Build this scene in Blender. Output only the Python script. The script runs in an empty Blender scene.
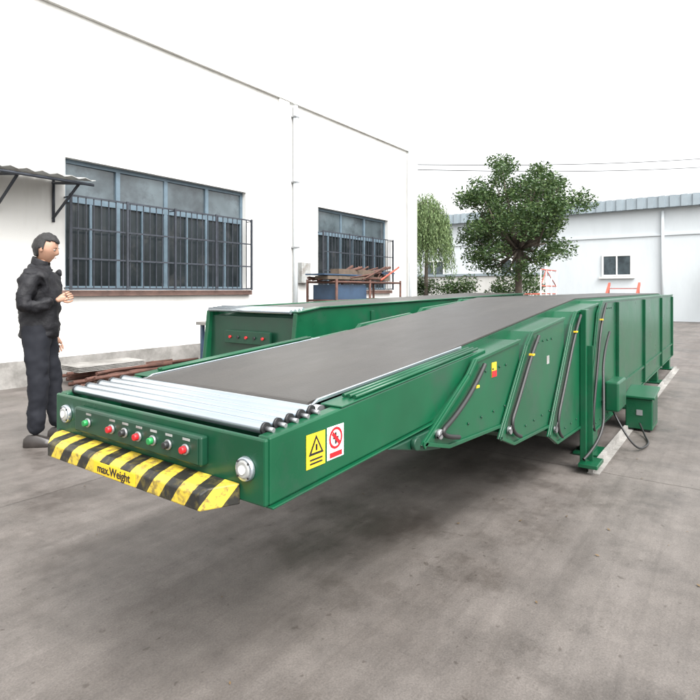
import bpy, bmesh, math, random
from mathutils import Vector, Matrix, noise
random.seed(7)
R=math.radians
sc=bpy.context.scene
col=sc.collection

# ------------------------------------------------------------- materials
def nmat(name):
    m=bpy.data.materials.new(name); m.use_nodes=True
    nt=m.node_tree; b=nt.nodes['Principled BSDF']
    return m,nt,b
def pmat(name,c,rough=.5,metal=0,var=.15,scale=6,bump=0,bscale=60,coat=0,spec=.5,dirt=None,dscale=2.0,dlo=.5,dhi=.75,stretch=(1,1,1),rvar=.09):
    m,nt,b=nmat(name); N=nt.nodes; L=nt.links
    tc=N.new('ShaderNodeTexCoord'); mp=N.new('ShaderNodeMapping'); mp.inputs['Scale'].default_value=stretch
    L.new(tc.outputs['Object'],mp.inputs[0])
    n=N.new('ShaderNodeTexNoise'); n.inputs['Scale'].default_value=scale; n.inputs['Detail'].default_value=3; n.inputs['Roughness'].default_value=.65
    L.new(mp.outputs[0],n.inputs[0])
    r=N.new('ShaderNodeValToRGB'); r.color_ramp.elements[0].position=.3; r.color_ramp.elements[1].position=.7
    a=[max(0,x*(1-var)) for x in c]; d=[min(1,x*(1+var)) for x in c]
    r.color_ramp.elements[0].color=(*a,1); r.color_ramp.elements[1].color=(*d,1)
    L.new(n.outputs[0],r.inputs[0]); out=r.outputs[0]
    if dirt:
        n2=N.new('ShaderNodeTexNoise'); n2.inputs['Scale'].default_value=dscale; n2.inputs['Detail'].default_value=5; n2.inputs['Roughness'].default_value=.72
        L.new(mp.outputs[0],n2.inputs[0])
        mr=N.new('ShaderNodeMapRange'); mr.inputs[1].default_value=dlo; mr.inputs[2].default_value=dhi
        L.new(n2.outputs[0],mr.inputs[0])
        mx=N.new('ShaderNodeMix'); mx.data_type='RGBA'
        L.new(mr.outputs[0],mx.inputs[0]); L.new(out,mx.inputs[6]); mx.inputs[7].default_value=(*dirt,1)
        out=mx.outputs[2]
    L.new(out,b.inputs['Base Color'])
    if rvar:
        rr=N.new('ShaderNodeMapRange'); rr.inputs[3].default_value=max(.02,rough-rvar); rr.inputs[4].default_value=min(1,rough+rvar)
        L.new(n.outputs[0],rr.inputs[0]); L.new(rr.outputs[0],b.inputs['Roughness'])
    else: b.inputs['Roughness'].default_value=rough
    b.inputs['Metallic'].default_value=metal
    b.inputs['Coat Weight'].default_value=coat
    b.inputs['Specular IOR Level'].default_value=spec
    if bump:
        n3=N.new('ShaderNodeTexNoise'); n3.inputs['Scale'].default_value=bscale; n3.inputs['Detail'].default_value=3
        L.new(tc.outputs['Object'],n3.inputs[0])
        bp=N.new('ShaderNodeBump'); bp.inputs['Strength'].default_value=bump; bp.inputs['Distance'].default_value=.01
        L.new(n3.outputs[0],bp.inputs['Height']); L.new(bp.outputs[0],b.inputs['Normal'])
    return m

M={}
M['green']=pmat('green_paint',(.003,.062,.026),.30,0,.18,2.5,.02,3,dirt=(.022,.052,.036),dscale=3.4,dlo=.48,dhi=.80,spec=.4)
M['dgreen']=pmat('dark_green_paint',(.003,.036,.018),.4,0,.2,5,0,30)
M['belt']=pmat('rubber_belt',(.034,.031,.028),.42,0,.12,5,.10,120,spec=.45,dirt=(.06,.054,.048),dscale=2.2,dlo=.5,dhi=.85,stretch=(.35,1,1))
M['silver']=pmat('zinc_roller',(.50,.56,.61),.24,.85,.04,9,rvar=0)
M['steel']=pmat('steel',(.36,.37,.38),.4,.8,.08,12,rvar=.03)
M['black']=pmat('black_plastic',(.012,.012,.013),.45,0,.1,10)
M['rubber']=pmat('black_rubber',(.02,.02,.02),.7,0,.1,10)
M['white']=pmat('white_enamel',(.7,.7,.68),.4,0,.03,10)
M['yellow']=pmat('yellow_vinyl',(.70,.46,.02),.45,0,.05,10)
M['red']=pmat('red_plastic',(.45,.010,.015),.35,0,.05,10)
M['btngreen']=pmat('green_button',(.01,.20,.05),.35,0,.05,10)
M['rust']=pmat('rusty_steel',(.075,.032,.022),.75,.1,.4,9,.3,60)
M['redpaint']=pmat('red_oxide_paint',(.34,.06,.035),.6,0,.25,7)
M['bluepaint']=pmat('blue_paint',(.025,.05,.09),.5,0,.2,7)
M['wood']=pmat('weathered_wood',(.09,.065,.046),.8,0,.3,12,.3,50)
M['wall']=pmat('white_wall_render',(.62,.615,.59),.92,0,.03,1.2,.15,90,spec=.15,dirt=(.43,.42,.39),dscale=.9,dlo=.47,dhi=.86,stretch=(1.3,1.3,.28))
M['wall2']=pmat('factory_wall_paint',(.56,.595,.61),.8,0,.04,1.2,0,90,spec=.3,dirt=(.42,.45,.465),dscale=.6,dlo=.5,dhi=.9,stretch=(1,1,.3))
M['plinth']=pmat('stained_plinth',(.26,.25,.235),.9,0,.2,2,0,90,dirt=(.10,.095,.085),dscale=2.2,dlo=.4,dhi=.72)
M['bluegrey']=pmat('blue_grey_sheet',(.27,.32,.35),.5,0,.08,2)
M['brick']=pmat('brown_tile',(.11,.065,.052),.7,0,.3,5)
M['frame']=pmat('window_frame_paint',(.085,.125,.155),.5,0,.15,8)
M['grille']=pmat('grille_iron',(.03,.035,.045),.6,.2,.3,12)
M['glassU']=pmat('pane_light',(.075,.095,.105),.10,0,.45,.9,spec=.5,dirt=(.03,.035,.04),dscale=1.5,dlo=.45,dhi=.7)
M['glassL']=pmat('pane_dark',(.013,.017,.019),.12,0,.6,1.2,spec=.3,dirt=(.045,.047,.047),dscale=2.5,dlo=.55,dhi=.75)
M['sheet']=pmat('galvanised_sheet',(.36,.37,.36),.5,.3,.15,5,dirt=(.13,.09,.06),dscale=4,dlo=.5,dhi=.75)
M['bark']=pmat('bark',(.08,.065,.05),.9,0,.35,14,.5,40)
M['skin']=pmat('skin',(.33,.185,.125),.55,0,.06,30)
M['hair']=pmat('black_hair',(.007,.006,.006),.5,0,.3,90,.6,250)
M['jacket']=pmat('black_jacket',(.008,.008,.010),.65,0,.35,9,.5,40,spec=.3)
M['shoe']=pmat('shoe_leather',(.02,.016,.014),.4,0,.2,20)
M['cable']=pmat('cable_black',(.012,.012,.012),.5,0,.1,20)
M['litter']=pmat('dry_leaves',(.10,.065,.03),.8,0,.4,3)

# hazard stripes
m,nt,b=nmat('hazard_stripes'); N=nt.nodes; L=nt.links
tc=N.new('ShaderNodeTexCoord'); sp=N.new('ShaderNodeSeparateXYZ'); L.new(tc.outputs['Object'],sp.inputs[0])
a=N.new('ShaderNodeMath'); a.operation='MULTIPLY_ADD'; L.new(sp.outputs[2],a.inputs[0]); a.inputs[1].default_value=.75; L.new(sp.outputs[1],a.inputs[2])
a1=N.new('ShaderNodeMath'); a1.operation='MULTIPLY_ADD'; L.new(sp.outputs[0],a1.inputs[0]); a1.inputs[1].default_value=-.45; L.new(a.outputs[0],a1.inputs[2])
a2=N.new('ShaderNodeMath'); a2.operation='MULTIPLY'; a2.inputs[1].default_value=9.0; L.new(a1.outputs[0],a2.inputs[0])
a3=N.new('ShaderNodeMath'); a3.operation='FRACT'; L.new(a2.outputs[0],a3.inputs[0])
a4=N.new('ShaderNodeMath'); a4.operation='GREATER_THAN'; a4.inputs[1].default_value=.52; L.new(a3.outputs[0],a4.inputs[0])
nz=N.new('ShaderNodeTexNoise'); nz.inputs['Scale'].default_value=38; nz.inputs['Detail'].default_value=5; nz.inputs['Roughness'].default_value=.7; L.new(tc.outputs['Object'],nz.inputs[0])
yr=N.new('ShaderNodeValToRGB'); yr.color_ramp.elements[0].position=.38; yr.color_ramp.elements[0].color=(.2,.145,.04,1); yr.color_ramp.elements[1].position=.52; yr.color_ramp.elements[1].color=(.58,.42,.04,1); L.new(nz.outputs[0],yr.inputs[0])
br_=N.new('ShaderNodeValToRGB'); br_.color_ramp.elements[0].position=.5; br_.color_ramp.elements[0].color=(.012,.012,.01,1); br_.color_ramp.elements[1].position=.72; br_.color_ramp.elements[1].color=(.10,.08,.02,1); L.new(nz.outputs[0],br_.inputs[0])
mx=N.new('ShaderNodeMix'); mx.data_type='RGBA'; L.new(a4.outputs[0],mx.inputs[0]); L.new(yr.outputs[0],mx.inputs[6]); L.new(br_.outputs[0],mx.inputs[7])
L.new(mx.outputs[2],b.inputs['Base Color']); b.inputs['Roughness'].default_value=.5
M['hazard']=m

# concrete ground
m,nt,b=nmat('worn_concrete_paving'); N=nt.nodes; L=nt.links
tc=N.new('ShaderNodeTexCoord')
def nse(s,d=4,ro=.65,st=None):
    n=N.new('ShaderNodeTexNoise'); n.inputs['Scale'].default_value=s; n.inputs['Detail'].default_value=d; n.inputs['Roughness'].default_value=ro
    if st:
        mp=N.new('ShaderNodeMapping'); mp.inputs['Scale'].default_value=st; mp.inputs['Rotation'].default_value=(0,0,.35); L.new(tc.outputs['Object'],mp.inputs[0]); L.new(mp.outputs[0],n.inputs[0])
    else: L.new(tc.outputs['Object'],n.inputs[0])
    return n
def ramp(src,p0,c0,p1,c1):
    r=N.new('ShaderNodeValToRGB'); r.color_ramp.elements[0].position=p0; r.color_ramp.elements[0].color=(*c0,1); r.color_ramp.elements[1].position=p1; r.color_ramp.elements[1].color=(*c1,1); L.new(src,r.inputs[0]); return r
def mul(a_,b_,f=1):
    x=N.new('ShaderNodeMix'); x.data_type='RGBA'; x.blend_type='MULTIPLY'; x.inputs[0].default_value=f; L.new(a_,x.inputs[6]); L.new(b_,x.inputs[7]); return x.outputs[2]
big=nse(.4,5)
base=ramp(big.outputs[0],.3,(.096,.084,.076),.72,(.150,.135,.124)).outputs[0]
mid=ramp(nse(4,6,.75).outputs[0],.32,(.74,.74,.74),.68,(1.14,1.14,1.14)).outputs[0]
fine=ramp(nse(130,2,.7).outputs[0],.3,(.78,.78,.78),.7,(1.16,1.16,1.16)).outputs[0]
sn=nse(.9,7,.72)
stain=ramp(sn.outputs[0],.50,(1,1,1),.62,(.64,.625,.61)).outputs[0]
streak=ramp(nse(1.0,5,.7,(.25,3.2,1)).outputs[0],.38,(.82,.81,.80),.62,(1.08,1.08,1.08)).outputs[0]
spots=ramp(nse(22,2,.5).outputs[0],.68,(1,1,1),.74,(.65,.63,.61)).outputs[0]
wn=nse(2.5,3); vm=N.new('ShaderNodeVectorMath'); vm.operation='MULTIPLY_ADD'; L.new(wn.outputs['Color'],vm.inputs[0]); vm.inputs[1].default_value=(.04,.04,0); L.new(tc.outputs['Object'],vm.inputs[2])
br2=N.new('ShaderNodeTexBrick'); br2.inputs['Scale'].default_value=1; br2.offset=0; br2.inputs['Mortar Size'].default_value=.008; br2.inputs['Brick Width'].default_value=4.2; br2.inputs['Row Height'].default_value=3.6; br2.inputs['Mortar Smooth'].default_value=.3
br2.inputs['Color1'].default_value=(1,1,1,1); br2.inputs['Color2'].default_value=(.93,.93,.93,1); br2.inputs['Mortar'].default_value=(.55,.53,.51,1)
L.new(vm.outputs[0],br2.inputs[0])
br=N.new('ShaderNodeTexBrick'); br.inputs['Scale'].default_value=1; br.inputs['Mortar Size'].default_value=.012; br.inputs['Brick Width'].default_value=.34; br.inputs['Row Height'].default_value=.17; br.inputs['Mortar Smooth'].default_value=1
br.inputs['Color1'].default_value=(.95,.95,.95,1); br.inputs['Color2'].default_value=(1.03,1.03,1.02,1); br.inputs['Mortar'].default_value=(.8,.8,.8,1)
L.new(vm.outputs[0],br.inputs[0])
c=mul(mul(mul(mul(mul(mul(mul(base,mid),fine),stain),streak),spots),br2.outputs[0]),br.outputs[0],.28)
L.new(c,b.inputs['Base Color']); 
rg=N.new('ShaderNodeMapRange'); rg.inputs[1].default_value=.38; rg.inputs[2].default_value=.66; rg.inputs[3].default_value=.85; rg.inputs[4].default_value=.32; L.new(sn.outputs[0],rg.inputs[0]); L.new(rg.outputs[0],b.inputs['Roughness'])
bp=N.new('ShaderNodeBump'); bp.inputs['Strength'].default_value=.3; bp.inputs['Distance'].default_value=.004; L.new(nse(70,3,.7).outputs[0],bp.inputs['Height']); L.new(bp.outputs[0],b.inputs['Normal'])
b.inputs['Specular IOR Level'].default_value=.4
M['ground']=m

def leafmat(name,c0,c1,c2):
    m,nt,b=nmat(name); N=nt.nodes; L=nt.links
    g=N.new('ShaderNodeNewGeometry'); r=N.new('ShaderNodeValToRGB')
    r.color_ramp.elements[0].color=(*c0,1); r.color_ramp.elements[1].color=(*c2,1); e=r.color_ramp.elements.new(.6); e.color=(*c1,1)
    L.new(g.outputs['Random Per Island'],r.inputs[0]); L.new(r.outputs[0],b.inputs['Base Color']); b.inputs['Roughness'].default_value=.55; b.inputs['Specular IOR Level'].default_value=.3
    tr=N.new('ShaderNodeBsdfTranslucent'); L.new(r.outputs[0],tr.inputs[0]); ms=N.new('ShaderNodeMixShader'); ms.inputs[0].default_value=.2
    L.new(b.outputs[0],ms.inputs[1]); L.new(tr.outputs[0],ms.inputs[2]); L.new(ms.outputs[0],N['Material Output'].inputs[0]); return m
M['leaf']=leafmat('leaf_dark',(.020,.045,.012),(.045,.088,.026),(.095,.14,.045))
M['leaf2']=leafmat('leaf_pale',(.08,.13,.05),(.13,.19,.075),(.19,.25,.11))

# ------------------------------------------------------------- helpers
def empty(name,loc=(0,0,0)):
    e=bpy.data.objects.new(name,None); e.location=loc; e.empty_display_size=.2; col.objects.link(e); return e
def link(o,parent):
    col.objects.link(o)
    if parent:
        o.parent=parent; o.matrix_parent_inverse=Matrix.Translation(-Vector(parent.location)) if not parent.get('loc') else Matrix()
    return o
def fin(name,bm,mat,parent,bevel=0,smooth=False,seg=2):
    bmesh.ops.recalc_face_normals(bm,faces=bm.faces)
    me=bpy.data.meshes.new(name); bm.to_mesh(me); bm.free()
    for mm in (mat if isinstance(mat,(list,tuple)) else [mat]): me.materials.append(mm)
    if smooth:
        for p in me.polygons: p.use_smooth=True
    o=bpy.data.objects.new(name,me); link(o,parent)
    if bevel:
        md=o.modifiers.new('b','BEVEL'); md.width=bevel; md.segments=seg; md.limit_method='ANGLE'; md.angle_limit=R(40); md.harden_normals=False
    return o
def addbox(bm,x0,x1,y0,y1,z0,z1,mi=0):
    vs=[bm.verts.new((x,y,z)) for x in (x0,x1) for y in (y0,y1) for z in (z0,z1)]
    for f in ((0,1,3,2),(4,6,7,5),(0,4,5,1),(2,3,7,6),(0,2,6,4),(1,5,7,3)):
        fc=bm.faces.new([vs[i] for i in f]); fc.material_index=mi
def box(name,x0,x1,y0,y1,z0,z1,mat,parent,bevel=0):
    bm=bmesh.new(); addbox(bm,x0,x1,y0,y1,z0,z1); return fin(name,bm,mat,parent,bevel)
def boxes(name,lst,mat,parent,bevel=0):
    bm=bmesh.new()
    for l in lst: addbox(bm,*l)
    return fin(name,bm,mat,parent,bevel)
def addprism(bm,prof,y0,y1):
    A=[bm.verts.new((x,y0,z)) for x,z in prof]; B=[bm.verts.new((x,y1,z)) for x,z in prof]
    bm.faces.new(A); bm.faces.new(B[::-1]); n=len(prof)
    for i in range(n): bm.faces.new((A[i],B[i],B[(i+1)%n],A[(i+1)%n]))
def prism(name,prof,y0,y1,mat,parent,bevel=0):
    bm=bmesh.new(); addprism(bm,prof,y0,y1); return fin(name,bm,mat,parent,bevel)
def addcyl(bm,p0,p1,r0,r1=None,seg=16,caps=True):
    if r1 is None: r1=r0
    p0=Vector(p0);p1=Vector(p1); d=(p1-p0).normalized()
    u=d.orthogonal().normalized(); v=d.cross(u)
    A=[];B=[]
    for i in range(seg):
        a=2*math.pi*i/seg; o=u*math.cos(a)+v*math.sin(a)
        A.append(bm.verts.new(p0+o*r0)); B.append(bm.verts.new(p1+o*r1))
    for i in range(seg):
        f=bm.faces.new((A[i],B[i],B[(i+1)%seg],A[(i+1)%seg])); f.smooth=True
    if caps: bm.faces.new(A[::-1]); bm.faces.new(B)
def cyls(name,lst,mat,parent,seg=16,bevel=0):
    bm=bmesh.new()
    for l in lst: addcyl(bm,l[0],l[1],l[2],l[3] if len(l)>3 else None,seg)
    return fin(name,bm,mat,parent,bevel)
def tube(name,pts,r,mat,parent):
    cu=bpy.data.curves.new(name,'CURVE'); cu.dimensions='3D'; cu.bevel_depth=r; cu.bevel_resolution=3; cu.resolution_u=8
    s=cu.splines.new('NURBS'); s.points.add(len(pts)-1)
    for i,p in enumerate(pts): s.points[i].co=(*p,1)
    s.use_endpoint_u=True; s.order_u=3
    cu.materials.append(mat); o=bpy.data.objects.new(name,cu); return link(o,parent)

# ------------------------------------------------------------- ground
bm=bmesh.new(); S=400
vs=[bm.verts.new(p) for p in ((-S,-S,0),(S,-S,0),(S,S,0),(-S,S,0))]; bm.faces.new(vs)
fin('ground',bm,M['ground'],None)
random.seed(11); bm=bmesh.new()
for _ in range(520):
    x=random.uniform(.3,14); y=random.uniform(-4,7.6); s=random.uniform(.004,.014); a=random.random()*6.28
    u=Vector((math.cos(a),math.sin(a),random.uniform(-.2,.2)))*s; v=Vector((-math.sin(a),math.cos(a),random.uniform(-.2,.2)))*s*.5; p=Vector((x,y,.006))
    bm.faces.new([bm.verts.new(q) for q in (p-u,p+v,p+u,p-v)])
fin('leaf_litter',bm,M['litter'],None)

# ------------------------------------------------------------- workshop building
B=empty('workshop_building',(6,10,0))
T=7.8; s0,s1=-5,14.1; Hh=5.3
W=[(3.87,7.35),(9.57,12.6)]
zl,zh=1.3,3.2
lst=[(s0,s1,T,T+.25,.0,zl),(s0,s1,T,T+.25,zh,Hh)]
e=[s0]+[x for w in W for x in w]+[s1]
for i in range(0,len(e),2): lst.append((e[i],e[i+1],T,T+.25,zl,zh))
lst.append((s1-.25,s1,T+.25,T+12,0,Hh)); lst.append((s0,s0+.25,T+.25,T+12,0,Hh))
boxes('walls',lst,M['wall'],B)
box('roof',s0+.25,s1-.25,T+.25,T+12,Hh-.2,Hh-.05,M['sheet'],B)
box('coping',s0-.05,s1+.05,T-.06,T+.3,Hh,Hh+.09,M['wall'],B,.01)
boxes('plinth',[(s0,s1+.02,T-.02,T-.0005,0.0,.35)],M['plinth'],B)
boxes('pilasters',[(13.75,14.13,T-.06,T-.001,.36,Hh-.01),(8.25,8.55,T-.05,T-.001,.36,Hh-.01)],M['wall'],B,.005)
for wi,(a_,b_) in enumerate(W):
    n=4 if wi==0 else 3; dy=T+.10
    zt=2.62
    fr=[(a_,b_,dy,dy+.05,zl+.0,zl+.06),(a_,b_,dy,dy+.05,zh-.06,zh),(a_,a_+.06,dy,dy+.05,zl+.06,zh-.06),(b_-.06,b_,dy,dy+.05,zl+.06,zh-.06),(a_+.06,b_-.06,dy+.001,dy+.049,zt-.04,zt+.04)]
    w=(b_-a_)/n
    for k in range(1,n): fr.append((a_+k*w-.035,a_+k*w+.035,dy+.002,dy+.048,zl+.06,zh-.06))
    for k in range(n): fr.append((a_+(k+.5)*w-.018,a_+(k+.5)*w+.018,dy+.004,dy+.046,zl+.06,zt-.04))
    boxes('window_frame',fr,M['frame'],B)
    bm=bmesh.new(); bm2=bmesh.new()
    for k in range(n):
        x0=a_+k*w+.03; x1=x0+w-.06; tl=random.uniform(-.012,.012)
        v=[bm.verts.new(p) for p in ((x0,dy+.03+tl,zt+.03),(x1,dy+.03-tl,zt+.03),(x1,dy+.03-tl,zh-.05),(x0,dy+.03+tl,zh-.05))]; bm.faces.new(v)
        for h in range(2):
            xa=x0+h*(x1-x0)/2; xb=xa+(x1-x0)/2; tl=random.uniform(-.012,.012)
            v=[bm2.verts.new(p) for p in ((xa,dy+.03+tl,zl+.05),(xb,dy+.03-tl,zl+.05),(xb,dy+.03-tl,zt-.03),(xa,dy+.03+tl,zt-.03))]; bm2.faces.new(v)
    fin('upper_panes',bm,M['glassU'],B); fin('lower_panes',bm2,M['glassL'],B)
    box('window_sill',a_-.08,b_+.08,T-.09,T-.001,zl-.09,zl-.004,M['brick'],B,.005)
    g=[]; gy=T-.14; nb=int((b_-a_)/.115)
    for k in range(nb+1):
        xx=a_+.0+k*(b_-a_)/nb; g.append((xx-.006,xx+.006,gy,gy+.012,zl+.02,zt+.02))
    for z in (zl+.02,zl+.45,zl+.88,zt+.02): g.append((a_-.02,b_+.02,gy-.012,gy-.001,z-.012,z+.012))
    for xx in (a_-.01,(a_+b_)/2,b_+.01):
        for z in (zl+.03,zt): g.append((xx-.01,xx+.01,gy+.015,T+.0,z-.008,z+.008))
    for k in range(n+1):
        xx=a_+k*w; g.append((xx-.018,xx+.018,gy-.03,gy-.013,zl-.0,zt+.04))
    boxes('security_grille',g,M['grille'],B)
cyls('downpipe',[((8.72,T-.07,.1),(8.72,T-.07,5.25),.05),((13.6,T-.12,.1),(13.6,T-.12,5.3),.045)],M['wall2'],B)
boxes('pipe_clips',[(8.65,8.79,T-.13,T-.0015,z,z+.03) for z in (.8,2.2,3.6,5)],M['steel'],B)
boxes('wall_meter_box',[(8.85,9.15,T-.14,T-.0015,1.45,1.9)],M['sheet'],B,.01)

# awning
A=empty('sheet_metal_awning',(3.0,7.4,2.7))
bm=bmesh.new()
nx=40; prev=None
for i in range(nx+1):
    x=2.05+i*1.8/nx; dz=.014*math.sin(i*1.57)
    a1_=bm.verts.new((x,T-.03,2.88+dz)); b1_=bm.verts.new((x,6.95,2.76+dz))
    if prev: bm.faces.new((prev[0],a1_,b1_,prev[1]))
    prev=(a1_,b1_)
o=fin('corrugated_sheet',bm,M['sheet'],A); sd=o.modifiers.new('s','SOLIDIFY'); sd.thickness=.008
br_=[]
for x in (2.2,2.95,3.7):
    br_+= [((x,T,2.80),(x,7.0,2.70),.02),((x,T,2.3),(x,7.1,2.70),.018),((x,T-.02,2.25),(x,T-.02,2.84),.02)]
br_+=[((2.1,7.0,2.70),(3.85,7.0,2.70),.02)]
cyls('brackets',br_,M['grille'],A,8)

# ------------------------------------------------------------- factory building far
F=empty('factory_building',(28,4,0))
fs=26
boxes('walls',[(fs,fs+12,-14,17,0,4.75)],M['wall2'],F)
bm=bmesh.new(); y=-14.3
while y<17.3:
    addbox(bm,fs-.35,fs-.05,y,y+.22,4.72,5.2); addbox(bm,fs-.31,fs-.05,y+.2205,y+.3995,4.73,5.19); y+=.4
fin('parapet_cladding',bm,M['bluegrey'],F)
box('roof_slab',fs-.05,fs+12.3,-14.3,17.3,4.751,5.0,M['bluegrey'],F)
win=[];pan=[];sil=[]
for yc in (4.35,-.3,-5,9.0,13.2):
    y0,y1=yc-.6,yc+.6
    win+=[(fs-.06,fs-.002,y0,y0+.07,1.9,2.85),(fs-.06,fs-.002,y1-.07,y1,1.9,2.85),(fs-.06,fs-.002,y0+.07,y1-.07,1.9,1.97),(fs-.06,fs-.002,y0+.07,y1-.07,2.78,2.85),(fs-.058,fs-.004,yc-.03,yc+.03,1.97,2.78)]
    pan.append((fs-.03,fs-.006,y0+.07,y1-.07,1.97,2.78)); sil.append((fs-.12,fs-.001,y0-.1,y1+.1,1.8,1.89))
boxes('window_frames',win,M['white'],F); boxes('window_panes',pan,M['glassU'],F); boxes('window_sills',sil,M['wall'],F)
boxes('string_course',[(fs-.05,fs-.003,-14,17,3.58,3.66)],M['wall2'],F)
cyls('drainpipes',[((fs-.08,y,.1),(fs-.08,y,4.6),.06) for y in (2.6,7.4,-3)],M['wall2'],F,12)
BW=empty('boundary_wall',(22,11,0))
boxes('wall_panels',[(22,22.2,6.2,19.5,0,1.9)],M['wall'],BW); boxes('coping',[(21.95,22.25,6.15,19.5,1.9,2.0)],M['bluegrey'],BW)

# ------------------------------------------------------------- trees
def leafcloud(name,clumps,per,size,mat,parent,flat=1.0,droop=0):
    vs=[];fs_=[]
    for (c,r) in clumps:
        for _ in range(int(per*(r/.45)**2)):
            d=Vector((random.gauss(0,1),random.gauss(0,1),random.gauss(0,1))).normalized()*r*(random.random()**.45)
            p=Vector(c)+Vector((d.x,d.y,d.z*flat))
            s=size*random.uniform(.6,1.25)
            u=Vector((random.gauss(0,1),random.gauss(0,1),random.gauss(0,.7)-droop)).normalized(); v=u.cross(Vector((random.gauss(0,1),random.gauss(0,1),random.gauss(0,1)))).normalized()
            k=len(vs); vs+= [p-u*s,p+v*s*.42,p+u*s,p-v*s*.42]; fs_.append((k,k+1,k+2,k+3))
    me=bpy.data.meshes.new(name); me.from_pydata(vs,[],fs_); me.materials.append(mat)
    o=bpy.data.objects.new(name,me); return link(o,parent)
def tree(name,base,cz,rx,rz,nclump,per,size,mat,trunk_r,seed,lean=(0,0),droop=0,crad=(.3,.6),flat=.8):
    random.seed(seed); T_=empty(name,base); b=Vector(base)
    cl=[]; tries=0
    while len(cl)<nclump and tries<5000:
        tries+=1
        d=Vector((random.uniform(-1,1),random.uniform(-1,1),random.uniform(-1,1)))
        if d.length>1 or d.length<.25: continue
        taper=1.0 if d.z<.1 else 1-.22*d.z
        cl.append((b+Vector((lean[0]+d.x*rx*taper,lean[1]+d.y*rx*taper,cz+d.z*rz)),random.uniform(*crad)))
    leafcloud('foliage',cl,per,size,mat,T_,flat,droop)
    top=b+Vector((lean[0]*.6,lean[1]*.6,cz-rz*.55)); 
    bm=bmesh.new(); addcyl(bm,b-Vector((0,0,.05)),b+Vector((.02,.01,.35)),trunk_r*1.4,trunk_r,12); addcyl(bm,b+Vector((.02,.01,.35)),top,trunk_r,trunk_r*.8,12)
    for c,r in cl[::2]:
        md=top.lerp(c,.5)+Vector((random.uniform(-.15,.15),random.uniform(-.15,.15),-.15*rz))
        addcyl(bm,top,md,trunk_r*.4,trunk_r*.22,6); addcyl(bm,md,c,trunk_r*.22,.008,6)
    fin('trunk_and_limbs',bm,M['bark'],T_,0,True); return T_
def st(Rr,D): return (.811*D+.585*Rr,.585*D-.811*Rr)
x,y=st(5.0,16.0)
tree('round_crowned_tree',(x,y,0),3.52,1.92,1.80,145,350,.052,M['leaf'],.11,3,crad=(.24,.48))
def willow(base,H0,rx,n,seed):
    random.seed(seed); b=Vector(base); T_=empty('willow_tree',base)
    vs=[];fs_=[]; bm=bmesh.new()
    top=b+Vector((.05,0,H0*.55))
    addcyl(bm,b-Vector((0,0,.05)),top,.09,.06,10)
    for i in range(n):
        a=random.random()*6.28; rr=rx*random.random()**.5
        tip=b+Vector((math.cos(a)*rr,math.sin(a)*rr,H0*(1-.22*(rr/rx)**2)-random.random()*.5))
        if i%4==0: 
            addcyl(bm,top,top.lerp(tip,.6)+Vector((0,0,.2)),.03,.018,6); addcyl(bm,top.lerp(tip,.6)+Vector((0,0,.2)),tip,.018,.006,5)
        L_=random.uniform(.7,2.3); p=tip.copy(); drift=Vector((math.cos(a),math.sin(a),0))*.12
        k_=int(L_/.032)
        for j in range(k_):
            p=p+Vector((drift.x*.03+random.gauss(0,.010),drift.y*.03+random.gauss(0,.010),-.032))
            if p.z<.7: break
            s=.065*random.uniform(.6,1.2); u=Vector((random.gauss(0,.5),random.gauss(0,.5),-1)).normalized(); v=u.cross(Vector((random.gauss(0,1),random.gauss(0,1),0))).normalized()
            q=p+Vector((random.gauss(0,.04),random.gauss(0,.04),0)); k=len(vs); vs+=[q-u*s,q+v*s*.28,q+u*s,q-v*s*.28]; fs_.append((k,k+1,k+2,k+3))
    me=bpy.data.meshes.new('foliage'); me.from_pydata(vs,[],fs_); me.materials.append(M['leaf2']); link(bpy.data.objects.new('foliage',me),T_)
    fin('trunk_and_limbs',bm,M['bark'],T_,0,True)
x,y=st(2.95,21.0)
willow((x,y,0),5.2,.95,360,5)
x,y=st(15.2,20.5)
tree('round_crowned_tree',(x,y,0),2.2,.9,.7,34,330,.06,M['leaf'],.07,12,crad=(.25,.45))
SH=empty('shrub_hedge',(19,9,0)); random.seed(4)
leafcloud('foliage',[(Vector((19+random.uniform(-.3,.3),random.uniform(5.6,14),random.uniform(.25,1.55))),random.uniform(.3,.45)) for _ in range(95)],230,.06,M['leaf'],SH)

# ------------------------------------------------------------- overhead wires
Wr=empty('overhead_wires',(20,0,5.5))
for k,(z0,z1) in enumerate(((5.0,6.4),(4.85,5.9))):
    p0=Vector((14.1,7.7,z0)); x,y=st(24,26); p1=Vector((x,y,z1+2.0))
    pts=[]
    for i in range(9):
        f=i/8; p=p0.lerp(p1,f); p.z-=1.0*4*f*(1-f)*.35; pts.append(p)
    tube('wire',pts,.012,M['cable'],Wr)

# ------------------------------------------------------------- main telescopic conveyor
C=empty('telescopic_belt_conveyor',(4.5,1.5,.6))
yR,yL=.994,2.09
def zt(s): return .915+.068*(s-1.02)
for nm,(a_,b_) in {'boom_side_near':(yR,yR+.045),'boom_side_far':(yL-.045,yL)}.items():
    prism(nm,[(1.02,.735),(2.5,.80),(2.5,zt(2.5)),(1.02,zt(1.02))],a_,b_,M['green'],C,.006)
prism('boom_deck',[(1.24,.75),(2.5,.81),(2.5,zt(2.5)-.02),(1.24,zt(1.24)-.02)],yR+.0455,yL-.0455,M['dgreen'],C)
box('end_panel',1.003,1.0195,yR+.0,yL-.0,.735,.912,M['green'],C,.006)
box('end_floor',1.02,1.239,yR+.046,yL-.046,.745,.76,M['dgreen'],C)
prism('top_flange_near',[(1.33,zt(1.33)+.001),(2.35,zt(2.35)+.001),(2.35,zt(2.35)+.006),(1.33,zt(1.33)+.006)],yR-.004,1.075,M['green'],C,.002)
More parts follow.
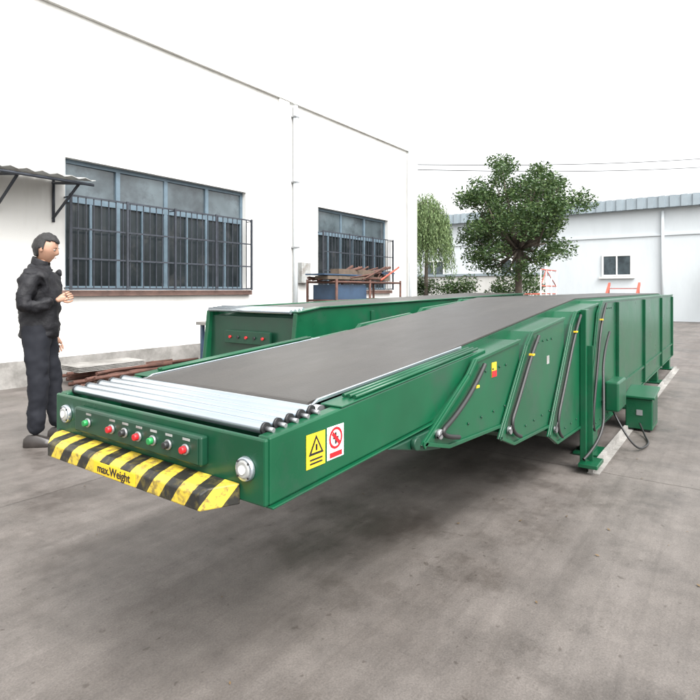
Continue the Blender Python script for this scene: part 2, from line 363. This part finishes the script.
prism('top_flange_far',[(1.33,zt(1.33)+.001),(2.35,zt(2.35)+.001),(2.35,zt(2.35)+.006),(1.33,zt(1.33)+.006)],1.965,yL+.004,M['green'],C,.002)
prism('bottom_lip',[(1.02,.728),(2.3,.784),(2.3,.790),(1.02,.734)],yR-.012,yR+.06,M['green'],C,.002)
rl=[];caps=[];sh=[]
for i in range(5):
    x=1.056+i*.048; z=zt(x)+.006
    rl.append(((x,yR+.055,z),(x,yL-.055,z),.0160)); 
    caps.append(((x,yR+.046,z),(x,yR+.0545,z),.0175)); caps.append(((x,yL-.0545,z),(x,yL-.046,z),.0175)); sh.append(((x,yR+.02,z),(x,yR+.046,z),.007))
cyls('steel_rollers',rl,M['silver'],C,28,.002); cyls('roller_end_caps',caps,M['black'],C,20)
cyls('roller_shafts',sh,M['steel'],C,8)
xb=1.315; rb=.042
def zb(s):
    P=[(1.3,.948),(2.3,1.018),(3.0,1.082),(3.95,1.168),(4.7,1.232),(11,1.247)]
    for (a_,za),(b_,zb_) in zip(P,P[1:]):
        if s<=b_: return za+(zb_-za)*(s-a_)/(b_-a_)
    return P[-1][1]
zc=zb(xb)-rb
top=[(s,zb(s)) for s in (1.315,1.7,2.1,2.3,2.7,3.0,3.5,3.95,4.3,4.7,6,8,10.4)]
arc=[(xb-rb*math.sin(a),zc+rb*math.cos(a)) for a in [math.pi*i/12 for i in range(1,13)]]
bm=bmesh.new()
prof=arc[::-1]+top+[(s,z-.008) for s,z in top[::-1]]+[(xb-(rb-.008)*math.sin(a),zc+(rb-.008)*math.cos(a)) for a in [math.pi*i/12 for i in range(1,13)]]
N_=len(prof); A_=[bm.verts.new((x,1.10,z)) for x,z in prof]; B_=[bm.verts.new((x,1.95,z)) for x,z in prof]
h=N_//2
for i in range(N_-1):
    bm.faces.new((A_[i],B_[i],B_[i+1],A_[i+1]))
for S_ in (A_,B_):
    for i in range(h-1):
        bm.faces.new((S_[i],S_[i+1],S_[N_-2-i],S_[N_-1-i]))
fin('belt',bm,M['belt'],C)
bed=[(s,zb(s)-.0095) for s in (2.2,2.3,3.0,3.95,4.7,10.4)]
prism('belt_bed',bed+[(s,z-.12) for s,z in bed[::-1]],1.09,1.96,M['green'],C)
cyls('end_drum',[((xb,1.06,zc),(xb,1.99,zc),rb-.009)],M['steel'],C,24)
for yy in (1.083,1.958):
    prism('edge_strip',[(1.30,zt(1.3)+.007),(2.42,zt(2.42)+.007),(2.42,zt(2.42)+.019),(1.33,zt(1.33)+.019)],yy,yy+.008,M['silver'],C,.002)
cyls('guide_rods',[((1.42,yy,zt(1.42)+.013),(2.42,yy,zt(2.42)+.013),.0065) for yy in (1.005,1.028,1.051)],M['green'],C,10)
cyls('guide_rods_far',[((1.42,yy,zt(1.42)+.013),(2.42,yy,zt(2.42)+.013),.0065) for yy in (2.03,2.055)],M['green'],C,10)
box('control_panel',.975,1.0025,1.215,1.90,.806,.890,M['dgreen'],C,.006)
box('panel_face',.9725,.9748,1.225,1.89,.812,.884,M['dgreen'],C,.001)
bt=[(1.275,'red'),(1.355,'black'),(1.43,'btngreen'),(1.505,'red'),(1.58,'black'),(1.655,'red'),(1.80,'btngreen')]
cyls('button_bezels',[((.9725,y,.848),(.965,y,.848),.0155) for y,_ in bt],M['steel'],C,20,.002)
for y,cn in bt:
    cyls('button',[((.965,y,.848),(.952,y,.848),.0110,.0100)],M[cn],C,18,.002)
boxes('button_labels',[(.9715,.9724,y-.016,y+.016,.872,.879) for y,_ in bt],M['sheet'],C)
for y,z in ((1.062,.826),(2.005,.846)):
    cyls('lamp_housing',[((1.0025,y,z),(.990,y,z),.034,.031)],M['silver'],C,28,.002)
    cyls('lamp_lens',[((.990,y,z),(.986,y,z),.025,.020)],M['sheet'],C,24,.001)
    cyls('lamp_bulb',[((.986,y,z),(.983,y,z),.012)],M['white'],C,16)
    cyls('lamp_screws',[((.990,y+.028*math.cos(a),z+.028*math.sin(a)),(.987,y+.028*math.cos(a),z+.028*math.sin(a)),.003) for a in (0.8,2.4,3.9,5.5)],M['black'],C,8)
bm=bmesh.new()
pr=[(.905,.725),(.905,.770),(.925,.782),(1.0025,.782),(1.0025,.725)]
A_=[];B_=[]
for x,z in pr:
    k=(1.0025-x)/.1
    A_.append(bm.verts.new((x,1.085+.05*k,z))); B_.append(bm.verts.new((x,2.07-.13*k,z)))
bm.faces.new(A_); bm.faces.new(B_[::-1])
for i in range(5): bm.faces.new((A_[i],B_[i],B_[(i+1)%5],A_[(i+1)%5]))
fin('hazard_bumper',bm,M['hazard'],C,.004)
box('bumper_nameplate',.902,.9042,1.42,1.64,.730,.766,M['yellow'],C)
def text(name,body,size,loc,rot,mat,parent,ext=.0006,bold=0):
    cu=bpy.data.curves.new(name,'FONT'); cu.body=body; cu.size=size; cu.extrude=ext; cu.align_x='CENTER'; cu.align_y='CENTER'; cu.offset=bold
    cu.materials.append(mat); o=bpy.data.objects.new(name,cu); o.location=loc; o.rotation_euler=rot; link(o,parent); return o
text('bumper_lettering','max.Weight',.036,(.9012,1.53,.748),(R(90),0,R(-90)),M['black'],C,bold=.0004)
sy=yR-.001
def sticker(nm,x0,x1,z0,z1,mat): return box(nm,x0,x1,sy-.0012,sy,z0,z1,mat,C)
sticker('warning_sticker',1.165,1.25,.79,.888,M['yellow'])
sticker('prohibition_sticker',1.26,1.342,.792,.89,M['white'])
yy=sy-.0022
bm=bmesh.new()
def poly(bm,pts,y):
    bm.faces.new([bm.verts.new((x,y,z)) for x,z in pts])
cx,cz_=1.2075,.850
poly(bm,[(cx-.034,cz_-.024),(cx+.034,cz_-.024),(cx+.0,cz_+.033)],yy); fin('warning_triangle',bm,M['black'],C)
bm=bmesh.new(); poly(bm,[(cx-.022,cz_-.017),(cx+.022,cz_-.017),(cx,cz_+.021)],yy-.0005); fin('warning_triangle_inner',bm,M['yellow'],C)
boxes('warning_symbol',[(cx-.004,cx+.004,yy-.0015,yy-.001,cz_-.012,cz_+.006),(cx-.028,cx+.028,yy-.0005,yy,.800,.805),(cx-.028,cx+.028,yy-.0005,yy,.811,.816)],M['black'],C)
cx,cz_=1.301,.853
bm=bmesh.new()
for i in range(32):
    a0,a1_=2*math.pi*i/32,2*math.pi*(i+1)/32
    poly(bm,[(cx+.033*math.cos(a0),cz_+.033*math.sin(a0)),(cx+.033*math.cos(a1_),cz_+.033*math.sin(a1_)),(cx+.025*math.cos(a1_),cz_+.025*math.sin(a1_)),(cx+.025*math.cos(a0),cz_+.025*math.sin(a0))],yy)
d=.024*.7071; w_=.004
poly(bm,[(cx-d-w_,cz_+d-w_),(cx-d+w_,cz_+d+w_),(cx+d+w_,cz_-d+w_),(cx+d-w_,cz_-d-w_)],yy-.0006)
fin('prohibition_ring',bm,M['red'],C)
boxes('prohibition_symbol',[(cx-.004,cx+.004,yy,yy+.0003,cz_-.018,cz_+.017),(cx-.013,cx+.013,yy,yy+.0003,cz_-.003,cz_+.004)],M['black'],C)
boxes('prohibition_text',[(cx-.03,cx+.03,yy-.0005,yy,.797,.812)],M['red'],C)
secs=[('section_2',[(1.80,.715),(2.02,.655),(2.9,.60),(2.9,1.035),(2.30,.990),(2.22,.93)],.965),
      ('section_3',[(2.55,.575),(2.75,.50),(3.75,.44),(3.75,1.12),(3.06,1.068),(2.96,1.0)],.948),
      ('section_4',[(3.32,.42),(3.5,.335),(4.75,.28),(4.75,1.195),(3.98,1.152),(3.86,1.07)],.930),
      ('base_section',[(4.25,.26),(4.35,.20),(10.5,.20),(10.5,1.225),(4.78,1.215),(4.62,1.12)],.912)]
for k,(nm,pf,yo) in enumerate(secs):
    yi=yo+.012; yl=3.084-yo
    prism(nm+'_near_plate',pf,yo,yi,M['green'],C,.003)
    prism(nm+'_far_plate',pf,yl-.03,yl,M['green'],C,.005)
    cxm=sum(p[0] for p in pf)/len(pf); czm=sum(p[1] for p in pf)/len(pf)
    core=[(x+(.05 if x<pf[2][0]-.3 else 0),z+(.02 if z<czm else -.006)) for x,z in pf]
    prism(nm+'_core',core,yi+.0005,yl-.0305,M['green'],C)
    order=[pf[3],pf[4],pf[5],pf[0],pf[1],pf[2]]
    bm=bmesh.new()
    for (xa,za),(xb_,zb_) in zip(order,order[1:]):
        d=Vector((xb_-xa,0,zb_-za)); L_=d.length; d.normalize(); n=Vector((-d.z,0,d.x))
        if n.dot(Vector((cxm-xa,0,czm-za)))<0: n=-n
        t_=.016
        q=[Vector((xa,0,za)),Vector((xb_,0,zb_)),Vector((xb_,0,zb_))+n*t_,Vector((xa,0,za))+n*t_]
        addprism(bm,[(v.x,v.z) for v in q],yo-.010,yo-.0006)
    fin(nm+'_flange',bm,M['green'],C,.002)
    sx=[(pf[4][0]+.06,pf[4][1]-.03),(pf[5][0]+.035,pf[5][1]-.05),((pf[5][0]+pf[0][0])/2+.04,(pf[5][1]+pf[0][1])/2-.04),(pf[0][0]+.07,pf[0][1]+.02),(pf[1][0]+.06,pf[1][1]+.035)]
    tube(nm+'_hose',[(x,yo-.022,z) for x,z in sx],.010,M['cable'],C)
    tube(nm+'_hose_b',[(x+.022,yo-.018,z-.006) for x,z in sx[:4]],.005,M['cable'],C)
    cyls(nm+'_guide_wheels',[((pf[0][0]+.12,yo-.022,pf[0][1]+.02),(pf[0][0]+.12,yo-.002,pf[0][1]+.02),.020)],M['steel'],C,18,.003)
    boxes(nm+'_hose_clip',[(pf[5][0]+.02,pf[5][0]+.05,yo-.034,yo-.0105,pf[5][1]-.06,pf[5][1]-.05)],M['yellow'],C)
    cyls(nm+'_bolts',[((x_,yo-.0,z_),(x_,yo-.006,z_),.006) for x_,z_ in [(pf[4][0]+.12+.09*j,pf[4][1]-.07) for j in range(4)]+[(pf[1][0]+.2+.15*j,pf[1][1]+.06) for j in range(4)]],M['dgreen'],C,6)
boxes('section_label',[(2.50,2.56,.963,.9645,.88,.95)],M['yellow'],C); boxes('section_label_b',[(2.50,2.56,.9615,.9628,.88,.91)],M['red'],C)
boxes('section_white_label',[(3.35,3.40,.946,.9475,.85,.90)],M['sheet'],C)
prism('support_bracket',[(1.58,.752),(1.90,.755),(1.98,.66),(1.84,.685)],.975,1.02,M['dgreen'],C,.004)
cyls('support_wheel',[((1.75,.955,.735),(1.75,.974,.735),.024)],M['dgreen'],C,18,.003)
rb_=[]
for x in (5.4,7.1,8.8,10.3):
    rb_.append((x,x+.05,.885,.9115,.222,1.19))
boxes('base_ribs',rb_,M['green'],C,.003)
boxes('base_mid_rail',[(4.75,10.4,.895,.911,.40,.425)],M['green'],C)
lg=[]
for x in (4.55,6.6,8.6,10.2):
    for y0,y1 in ((.93,1.03),(2.05,2.15)):
        lg+=[(x,x+.16,y0,y1,.025,.26),(x-.06,x+.22,y0-.05,y1+.04,.004,.024)]
boxes('legs',lg,M['green'],C,.004)
boxes('floor_rails',[(4.1,10.4,.84,.87,.006,.04),(4.1,10.4,.80,.878,.0,.0055),(4.4,10.4,2.33,2.37,0,.05)],M['plinth'],C)
boxes('drive_motor_box',[(4.75,5.1,.78,.884,.32,.56)],M['green'],C,.015)
boxes('lifting_column',[(4.10,4.20,.885,.9285,.05,1.16),(4.04,4.26,.80,.928,.047,.075)],M['green'],C,.005)
boxes('column_stiffener',[(4.145,4.155,.85,.8845,.08,.9)],M['green'],C,.002)
tube('drag_chain',[(4.0,.88,.12),(4.25,.80,.22),(4.42,.83,.5),(4.6,.87,.8),(4.9,.875,.95)],.010,M['cable'],C)
tube('ground_hose',[(4.9,.85,.3),(4.75,.68,.03),(5.1,.60,.012),(5.4,.68,.012),(5.56,.74,.08)],.008,M['cable'],C)

# control cabinet on ground
K=empty('control_cabinet',(5.75,.76,0))
prism('cabinet_body',[(5.58,.02),(5.96,.02),(5.96,.34),(5.58,.30)],.64,.862,M['green'],K,.008)
prism('cabinet_lid',[(5.56,.302),(5.98,.346),(5.98,.368),(5.56,.324)],.62,.872,M['green'],K,.005)
boxes('cabinet_feet',[(5.60,5.66,.66,.71,0,.02),(5.88,5.94,.66,.71,0,.02),(5.60,5.66,.80,.85,0,.02),(5.88,5.94,.80,.85,0,.02)],M['black'],K)
boxes('cabinet_handle',[(5.574,5.5795,.72,.77,.15,.20)],M['steel'],K)
boxes('cabinet_door_seam',[(5.61,5.93,.6385,.6395,.06,.27)],M['dgreen'],K)

# ------------------------------------------------------------- second conveyor (retracted)
D2=empty('telescopic_belt_conveyor',(5,3.2,.6))
y0,y1=2.6,3.6
pf=[(2.88,.55),(3.0,.42),(8.0,.30),(8.0,1.24),(3.2,1.16),(2.95,1.13)]
prism('near_plate',pf,y0,y0+.04,M['green'],D2,.006); prism('far_plate',pf,y1-.04,y1,M['green'],D2,.006)
prism('core',[(2.95,.6),(3.1,.48),(7.95,.36),(7.95,1.20),(3.2,1.12),(2.98,1.09)],y0+.0405,y1-.0405,M['dgreen'],D2)
prism('belt',[(3.12,1.137),(8.0,1.245),(8.0,1.255),(3.1,1.147)],y0+.1,y1-.1,M['belt'],D2)
prism('top_flange',[(2.95,1.131),(3.2,1.161),(8.0,1.241),(8.0,1.252),(3.2,1.172),(2.95,1.142)],y0-.02,y0+.06,M['green'],D2,.002)
prism('bottom_flange',[(3.0,.40),(8.0,.28),(8.0,.299),(3.0,.419)],y0-.02,y0+.06,M['green'],D2,.002)
cyls('front_rollers',[((2.94+.045*i,y0+.05,1.14+.004*i),(2.94+.045*i,y1-.05,1.14+.004*i),.018) for i in range(4)],M['silver'],D2,20)
boxes('ribs',[(x,x+.05,y0-.018,y0-.0005,.44,1.12) for x in (3.9,5.5,7.1)],M['green'],D2,.002)
boxes('legs',[(x,x+.12,y,y+.1,.0,.5) for x in (3.3,5.4,7.6) for y in (y0+.02,y1-.12)],M['green'],D2,.004)
box('hazard_end',2.86,2.93,y0+.02,y1-.02,.62,.72,M['hazard'],D2,.004)
box('end_control_panel',2.925,2.949,y0+.25,y1-.25,.88,.98,M['dgreen'],D2,.004)
cyls('end_buttons',[((2.925,y0+.32+.09*i,.93),(2.912,y0+.32+.09*i,.93),.011) for i in (0,2,4)],M['red'],D2,14)
cyls('end_buttons_b',[((2.925,y0+.32+.09*i,.93),(2.912,y0+.32+.09*i,.93),.011) for i in (1,3)],M['black'],D2,14)

# ------------------------------------------------------------- yard clutter
Q=empty('rusty_steel_rack',(9,6.3,0))
rk=[]
for x in (7.9,9.0,10.2):
    for y in (6.0,6.7): rk.append(((x,y,0),(x,y,1.5),.025))
for z in (.5,1.1,1.45):
    for y in (6.0,6.7): rk.append(((7.9,y,z),(10.2,y,z),.022))
    for x in (7.9,9.0,10.2): rk.append(((x,6.0,z),(x,6.7,z),.02))
random.seed(21)
for i in range(30):
    x=random.uniform(7.6,9.4); rk.append(((x,random.uniform(5.95,6.7),1.48+random.random()*.06),(x+random.uniform(.5,1.4),random.uniform(5.95,6.7),1.5+random.uniform(0,.30)),random.uniform(.010,.03)))
cyls('rack_frame_and_bars',rk,M['rust'],Q,8)
cyls('red_bars',[((9.4,6.0,1.5),(10.3,6.1,1.8),.02)],M['redpaint'],Q,8)
boxes('planks',[(8.0,10.1,6.05+.16*i,6.19+.16*i,.52,.55) for i in range(4)]+[(7.7,9.8,6.05,6.35,1.5,1.56),(8.3,10.4,6.4,6.6,1.5,1.63),(8.1,9.3,6.1,6.3,1.565,1.70)],M['wood'],Q)
boxes('steel_sheets',[(7.6,8.9,6.05,6.5,1.575,1.60),(9.2,10.3,6.2,6.6,1.65,1.68),(7.95,8.95,6.05,6.6,1.12,1.4),(9.1,10.1,6.05,6.6,.56,.95)],M['bluepaint'],Q)

P=empty('handrail_frame',(13.5,4,0))
hr=[];hw=[]
for x in (13.3,13.75,14.2,14.65): hw.append(((x,3.9,0),(x,3.9,1.8),.016))
for x in (13.3,14.65): hr.append(((x,3.9,1.2),(x,4.5,1.2),.015)); hw.append(((x,4.5,0),(x,4.5,1.2),.015))
for z in (.5,.95,1.4,1.8): hr.append(((13.3,3.9,z),(14.65,3.9,z),.016))
hr.append(((13.3,3.9,1.4),(13.75,3.9,1.8),.012)); hr.append(((13.75,3.9,1.8),(14.65,3.9,1.4),.012))
cyls('red_rails',hr,M['redpaint'],P,8); cyls('white_posts',hw,M['white'],P,8)
P2=empty('red_loading_ramp',(13.5,2.4,0)); o_=.35
bm=bmesh.new()
for y in (1.55,2.2): addprism(bm,[(12.4,.0),(14.4,1.42),(14.4,1.48),(12.4,.07)],y+o_,y+.05+o_)
for i in range(9):
    f=i/9+.05; addbox(bm,12.4+2*f,12.45+2*f,1.60+o_,2.2+o_,1.40*f+.01,1.40*f+.03)
for y in (1.56,2.21): addbox(bm,14.3,14.35,y+o_,y+.04+o_,0,1.38)
fin('ramp',bm,M['redpaint'],P2)

U=empty('steel_offcut_pile',(4.6,7.1,0)); random.seed(31)
cyls('steel_offcuts',[((3.6+random.random()*.6,6.9+random.random()*.6,.03+.05*(i//9)),(4.9+random.random()*.9,6.9+random.random()*.6,.03+.05*(i//9)),.024) for i in range(32)],M['rust'],U,8)
boxes('bearers',[(3.9,4.0,6.85,7.6,.0,.06),(4.9,5.0,6.85,7.6,.0,.06)],M['wood'],U)
boxes('sheet_offcuts',[(3.7,4.7,7.1,7.6,.20+.02*i,.21+.02*i) for i in range(4)],M['plinth'],U)
U2=empty('steel_workbench',(6.5,6.7,0))
boxes('bench_top',[(5.6,7.2,6.3,7.1,.74,.79)],M['plinth'],U2,.004)
boxes('bench_legs',[(x,x+.05,y,y+.05,0,.74) for x in (5.65,7.1) for y in (6.35,7.0)]+[(5.7,7.1,6.36,6.39,.2,.24),(5.7,7.1,7.01,7.04,.2,.24)],M['bluepaint'],U2)
boxes('bench_shelf',[(5.7,7.1,6.4,7.0,.245,.265)],M['wood'],U2)
cyls('bench_vice',[((6.0,6.5,.79),(6.0,6.5,.88),.05),((5.85,6.5,.91),(6.2,6.5,.91),.035)],M['bluepaint'],U2,12)

# ------------------------------------------------------------- man
ctex=bpy.data.textures.new('cloth_folds','CLOUDS'); ctex.noise_scale=.085; ctex.noise_depth=2
def skinobj(name,verts,edges,rad,mat,parent,sub=2,root=0,folds=0):
    me=bpy.data.meshes.new(name); me.from_pydata([Vector(v) for v in verts],edges,[]); me.materials.append(mat)
    o=bpy.data.objects.new(name,me); col.objects.link(o); o.parent=parent
    md=o.modifiers.new('skin','SKIN'); md.use_smooth_shade=True
    sv=me.skin_vertices[0].data
    for i,r in enumerate(rad):
        sv[i].radius=(r,r) if not isinstance(r,tuple) else r
        sv[i].use_root=(i==root)
    ss=o.modifiers.new('sub','SUBSURF'); ss.levels=sub; ss.render_levels=sub
    if folds:
        dp=o.modifiers.new('folds','DISPLACE'); dp.texture=ctex; dp.strength=folds; dp.mid_level=.5; dp.texture_coords='LOCAL'
    return o
x,y=st(-2.64,4.6)
H=empty('standing_man',(x,y,0)); H.rotation_euler=(0,0,R(-44)); H['loc']=1
legs=dict(hR=(0,-.095,.88),kR=(.03,-.11,.49),aR=(.0,-.12,.09),hL=(0,.095,.88),kL=(.06,.12,.49),aL=(.10,.13,.09))
bv=[(0,0,.95),(-.005,0,1.08),(0,0,1.26),(-.01,0,1.40),(.0,0,1.49),(.02,0,1.58),
    legs['hR'],legs['kR'],legs['aR'],legs['hL'],legs['kL'],legs['aL'],(-.01,-.16,1.41),(-.01,.16,1.41)]
be=[(0,1),(1,2),(2,3),(3,4),(4,5),(0,6),(6,7),(7,8),(0,9),(9,10),(10,11),(3,12),(3,13)]
brd=[.125,.12,.135,.11,.058,.054,.108,.082,.066,.108,.082,.066,.06,.06]
m,nt,b=nmat('trousers_and_skin'); N=nt.nodes; L=nt.links
tc=N.new('ShaderNodeTexCoord'); sp=N.new('ShaderNodeSeparateXYZ'); L.new(tc.outputs['Object'],sp.inputs[0])
gt=N.new('ShaderNodeMath'); gt.operation='GREATER_THAN'; gt.inputs[1].default_value=1.3; L.new(sp.outputs[2],gt.inputs[0])
mx=N.new('ShaderNodeMix'); mx.data_type='RGBA'; L.new(gt.outputs[0],mx.inputs[0]); mx.inputs[6].default_value=(.009,.010,.014,1); mx.inputs[7].default_value=(.33,.185,.125,1); L.new(mx.outputs[2],b.inputs['Base Color']); b.inputs['Roughness'].default_value=.8; b.inputs['Specular IOR Level'].default_value=.25
skinobj('body',bv,be,brd,m,H,3,0,.035)
jv=[(0,0,.88),(0,0,.93),(-.005,0,1.06),(0,0,1.24),(-.015,0,1.39),(-.005,0,1.47),(.008,0,1.535),
    (-.015,-.18,1.415),(-.04,-.245,1.15),(.165,-.150,1.205),
    (-.015,.18,1.415),(-.03,.245,1.14),(.04,.235,.90)]
je=[(0,1),(1,2),(2,3),(3,4),(4,5),(5,6),(4,7),(7,8),(8,9),(4,10),(10,11),(11,12)]
jr=[.166,.168,.160,.172,.150,.105,.080,.092,.076,.054,.092,.076,.054]
skinobj('jacket',jv,je,jr,M['jacket'],H,3,0,.055)
bm=bmesh.new(); ring=[]
for i in range(28):
    a=2*math.pi*i/28
    r0=.076; r1=.070
    p0=Vector((.0+r0*math.cos(a),r0*math.sin(a),1.50-.012*math.cos(a))); p1=Vector((.012+r1*math.cos(a),r1*math.sin(a),1.565-.028*math.cos(a)))
    ring.append((bm.verts.new(p0),bm.verts.new(p1)))
for i in range(28):
    if i in (0,27): continue
    a,b_=ring[i],ring[(i+1)%28]; bm.faces.new((a[0],b_[0],b_[1],a[1]))
me=bpy.data.meshes.new('collar'); bm.to_mesh(me); bm.free(); me.materials.append(M['jacket'])
o=bpy.data.objects.new('collar',me); col.objects.link(o); o.parent=H; sd=o.modifiers.new('s','SOLIDIFY'); sd.thickness=.010; sb=o.modifiers.new('u','SUBSURF'); sb.render_levels=1
for nm,(ax,ay,az_) in (('shoe_right',legs['aR']),('shoe_left',legs['aL'])):
    bm=bmesh.new()
    rings=[(-.08,.03,.07),(-.05,.04,.10),(.02,.045,.10),(.10,.05,.07),(.165,.045,.045),(.195,.025,.03)]
    pr=None; 
    for (dx,w,h) in rings:
        rg_=[bm.verts.new((ax+dx,ay+w*c_,z_)) for c_,z_ in ((-1,.0),(-1,h*.5),(-.6,h),(.6,h),(1,h*.5),(1,.0))]
        if pr:
            for i in range(6): bm.faces.new((pr[i],rg_[i],rg_[(i+1)%6],pr[(i+1)%6]))
        else: bm.faces.new(rg_)
        pr=rg_
    bm.faces.new(pr[::-1])
    bmesh.ops.recalc_face_normals(bm,faces=bm.faces)
    me=bpy.data.meshes.new(nm); bm.to_mesh(me); bm.free(); me.materials.append(M['shoe'])
    for p in me.polygons: p.use_smooth=True
    o=bpy.data.objects.new(nm,me); col.objects.link(o); o.parent=H; md=o.modifiers.new('b','BEVEL'); md.width=.008; md.segments=3
HC=Vector((.045,0,1.655)); tilt=Matrix.Rotation(R(16),4,'Y')
def headshape(p):
    x,y,z=p
    q=Vector((x*.098,y*.080,z*.122))
    if z<-.1: 
        k=(-z-.1)/.9; q.y*=1-.38*k; q.x*=1-.15*k
        if x>0: q.x+= .012*k
        else: q.x*=1-.25*k
    if x>.6 and z<.5: q.x-=.008*(x-.6)/.4
    def g(cx,cz,cy,s,a):
        return a*math.exp(-(((z-cz)/s)**2+((y-cy)/s)**2)) if x>0 else 0
    q.x+=g(0,-.02,0,.17,.013)+g(0,-.2,0,.14,.019)+g(0,.2,0,.3,.005)
    q.x-=g(0,.04,.36,.16,.007)+g(0,.04,-.36,.16,.007)
    q.x+=g(0,-.5,0,.12,.008)-g(0,-.41,0,.06,.004)+g(0,-.85,0,.2,.010)
    return q
def mkhead(name,fn,mat,keep=None):
    bm=bmesh.new(); bmesh.ops.create_uvsphere(bm,u_segments=48,v_segments=36,radius=1)
    dele=[]
    for v in bm.verts:
        p=v.co.copy()
        if keep and not keep(p): dele.append(v)
        v.co=HC+(tilt@fn(p))
    if dele: bmesh.ops.delete(bm,geom=dele,context='VERTS')
    me=bpy.data.meshes.new(name); bm.to_mesh(me); bm.free(); me.materials.append(mat)
    for p in me.polygons: p.use_smooth=True
    o=bpy.data.objects.new(name,me); col.objects.link(o); o.parent=H; return o
mkhead('head',headshape,M['skin'])
def hairfn(p):
    q=headshape(p); n=1.08+.06*noise.noise(p*6)+ (.04 if p.z>.5 else 0)
    return Vector((q.x*n-.002,q.y*n,q.z*n))
def hk(p):
    if p.z>.48+.08*noise.noise(p*8): return True
    if p.x<.18 and p.z>-.12: return True
    if p.x<-.2 and p.z>-.66: return True
    return False
o=mkhead('hair',hairfn,M['hair'],hk); sd=o.modifiers.new('s','SOLIDIFY'); sd.thickness=.008
def ball(name,c,r,sc_,mat):
    bm=bmesh.new(); bmesh.ops.create_uvsphere(bm,u_segments=16,v_segments=12,radius=r)
    for v in bm.verts: v.co=HC+tilt@(Vector(c)+Vector((v.co.x*sc_[0],v.co.y*sc_[1],v.co.z*sc_[2])))
    me=bpy.data.meshes.new(name); bm.to_mesh(me); bm.free(); me.materials.append(mat)
    for p in me.polygons: p.use_smooth=True
    o=bpy.data.objects.new(name,me); col.objects.link(o); o.parent=H
for s_ in (-1,1):
    ball('eye',(.077,s_*.028,.006),.010,(1,1,.55),M['sheet']); ball('iris',(.0855,s_*.028,.005),.005,(.6,1,.9),M['black'])
    ball('eyebrow',(.089,s_*.029,.027),.012,(.35,1.3,.25),M['hair'])
    ball('ear',(-.002,s_*.079,-.005),.028,(.6,.28,1.1),M['skin'])
lipm=pmat('lips',(.24,.09,.07),.5); ball('lips',(.095,0,-.058),.015,(.3,1.2,.3),lipm)
def hand(nm,w,d,n,side,curl):
    w=Vector(w); d=Vector(d).normalized(); n=Vector(n).normalized(); s_=d.cross(n).normalized()*side
    pv=[w-d*.03,w+d*.02,w+d*.055,w+d*.02+s_*.018,w+d*.065+s_*.024,w+d*.02-s_*.018,w+d*.062-s_*.026]
    skinobj(nm+'_palm',pv,[(0,1),(1,2),(1,3),(3,4),(1,5),(5,6)],[.024,.02,.018,.016,.013,.016,.013],M['skin'],H,2)
    for i,(off,ln) in enumerate(((.028,.068),(.010,.078),(-.009,.072),(-.027,.056))):
        p=w+d*.06+s_*off; a=0; pts=[p]
        for k,f in enumerate((.42,.33,.25)):
            a+=curl*(.6 if k==0 else 1); p=p+(d*math.cos(a)+n*math.sin(a))*ln*f; pts.append(p)
        skinobj(nm+'_finger_%d'%(i+1),pts,[(0,1),(1,2),(2,3)],[.0095,.0088,.008,.0065],M['skin'],H,2)
    p=w+d*.018+s_*.026; pts=[p,p+d*.028+s_*.022+n*.010,p+d*.052+s_*.024+n*.024,p+d*.07+s_*.018+n*.034]
    skinobj(nm+'_thumb',pts,[(0,1),(1,2),(2,3)],[.012,.0105,.0095,.0075],M['skin'],H,2)
hand('right_hand',(.197,-.137,1.222),(.9,.3,.45),(-.2,.9,-.1),-1,.7)
hand('left_hand',(.052,.235,.865),(.3,0,-1),(.3,-1,0),1,.4)

# ------------------------------------------------------------- light & sky
w=bpy.data.worlds.new('World'); sc.world=w; w.use_nodes=True; nt=w.node_tree; N=nt.nodes; L=nt.links
bg=N['Background']; sky=N.new('ShaderNodeTexSky'); sky.sky_type='NISHITA'; sky.sun_disc=False
el,az=R(52),R(200)
sky.sun_elevation=el; sky.sun_rotation=az; sky.air_density=1.2; sky.dust_density=6; sky.ozone_density=.6
hs=N.new('ShaderNodeHueSaturation'); hs.inputs['Saturation'].default_value=.08; hs.inputs['Value'].default_value=3.5
L.new(sky.outputs[0],hs.inputs['Color']); L.new(hs.outputs[0],bg.inputs[0]); bg.inputs[1].default_value=.15
sd=bpy.data.lights.new('sun','SUN'); sd.energy=.6; sd.angle=R(14); sd.color=(1,.97,.92)
so=bpy.data.objects.new('sun',sd); col.objects.link(so)
dirv=Vector((math.sin(az)*math.cos(el),math.cos(az)*math.cos(el),math.sin(el)))
so.rotation_euler=(-dirv).to_track_quat('-Z','Y').to_euler(); so.location=(0,0,20)

# ------------------------------------------------------------- camera
cd=bpy.data.cameras.new('camera'); cam=bpy.data.objects.new('camera',cd); col.objects.link(cam)
cam.location=(0,0,1.3); cam.rotation_euler=(R(90),0,R(-54.2)); cd.sensor_width=36; cd.lens=36*540/700; cd.shift_y=-60/700
cd.clip_end=1500; cd.clip_start=.05
sc.camera=cam
sc.view_settings.view_transform='Standard'; sc.view_settings.look='None'; sc.view_settings.exposure=0
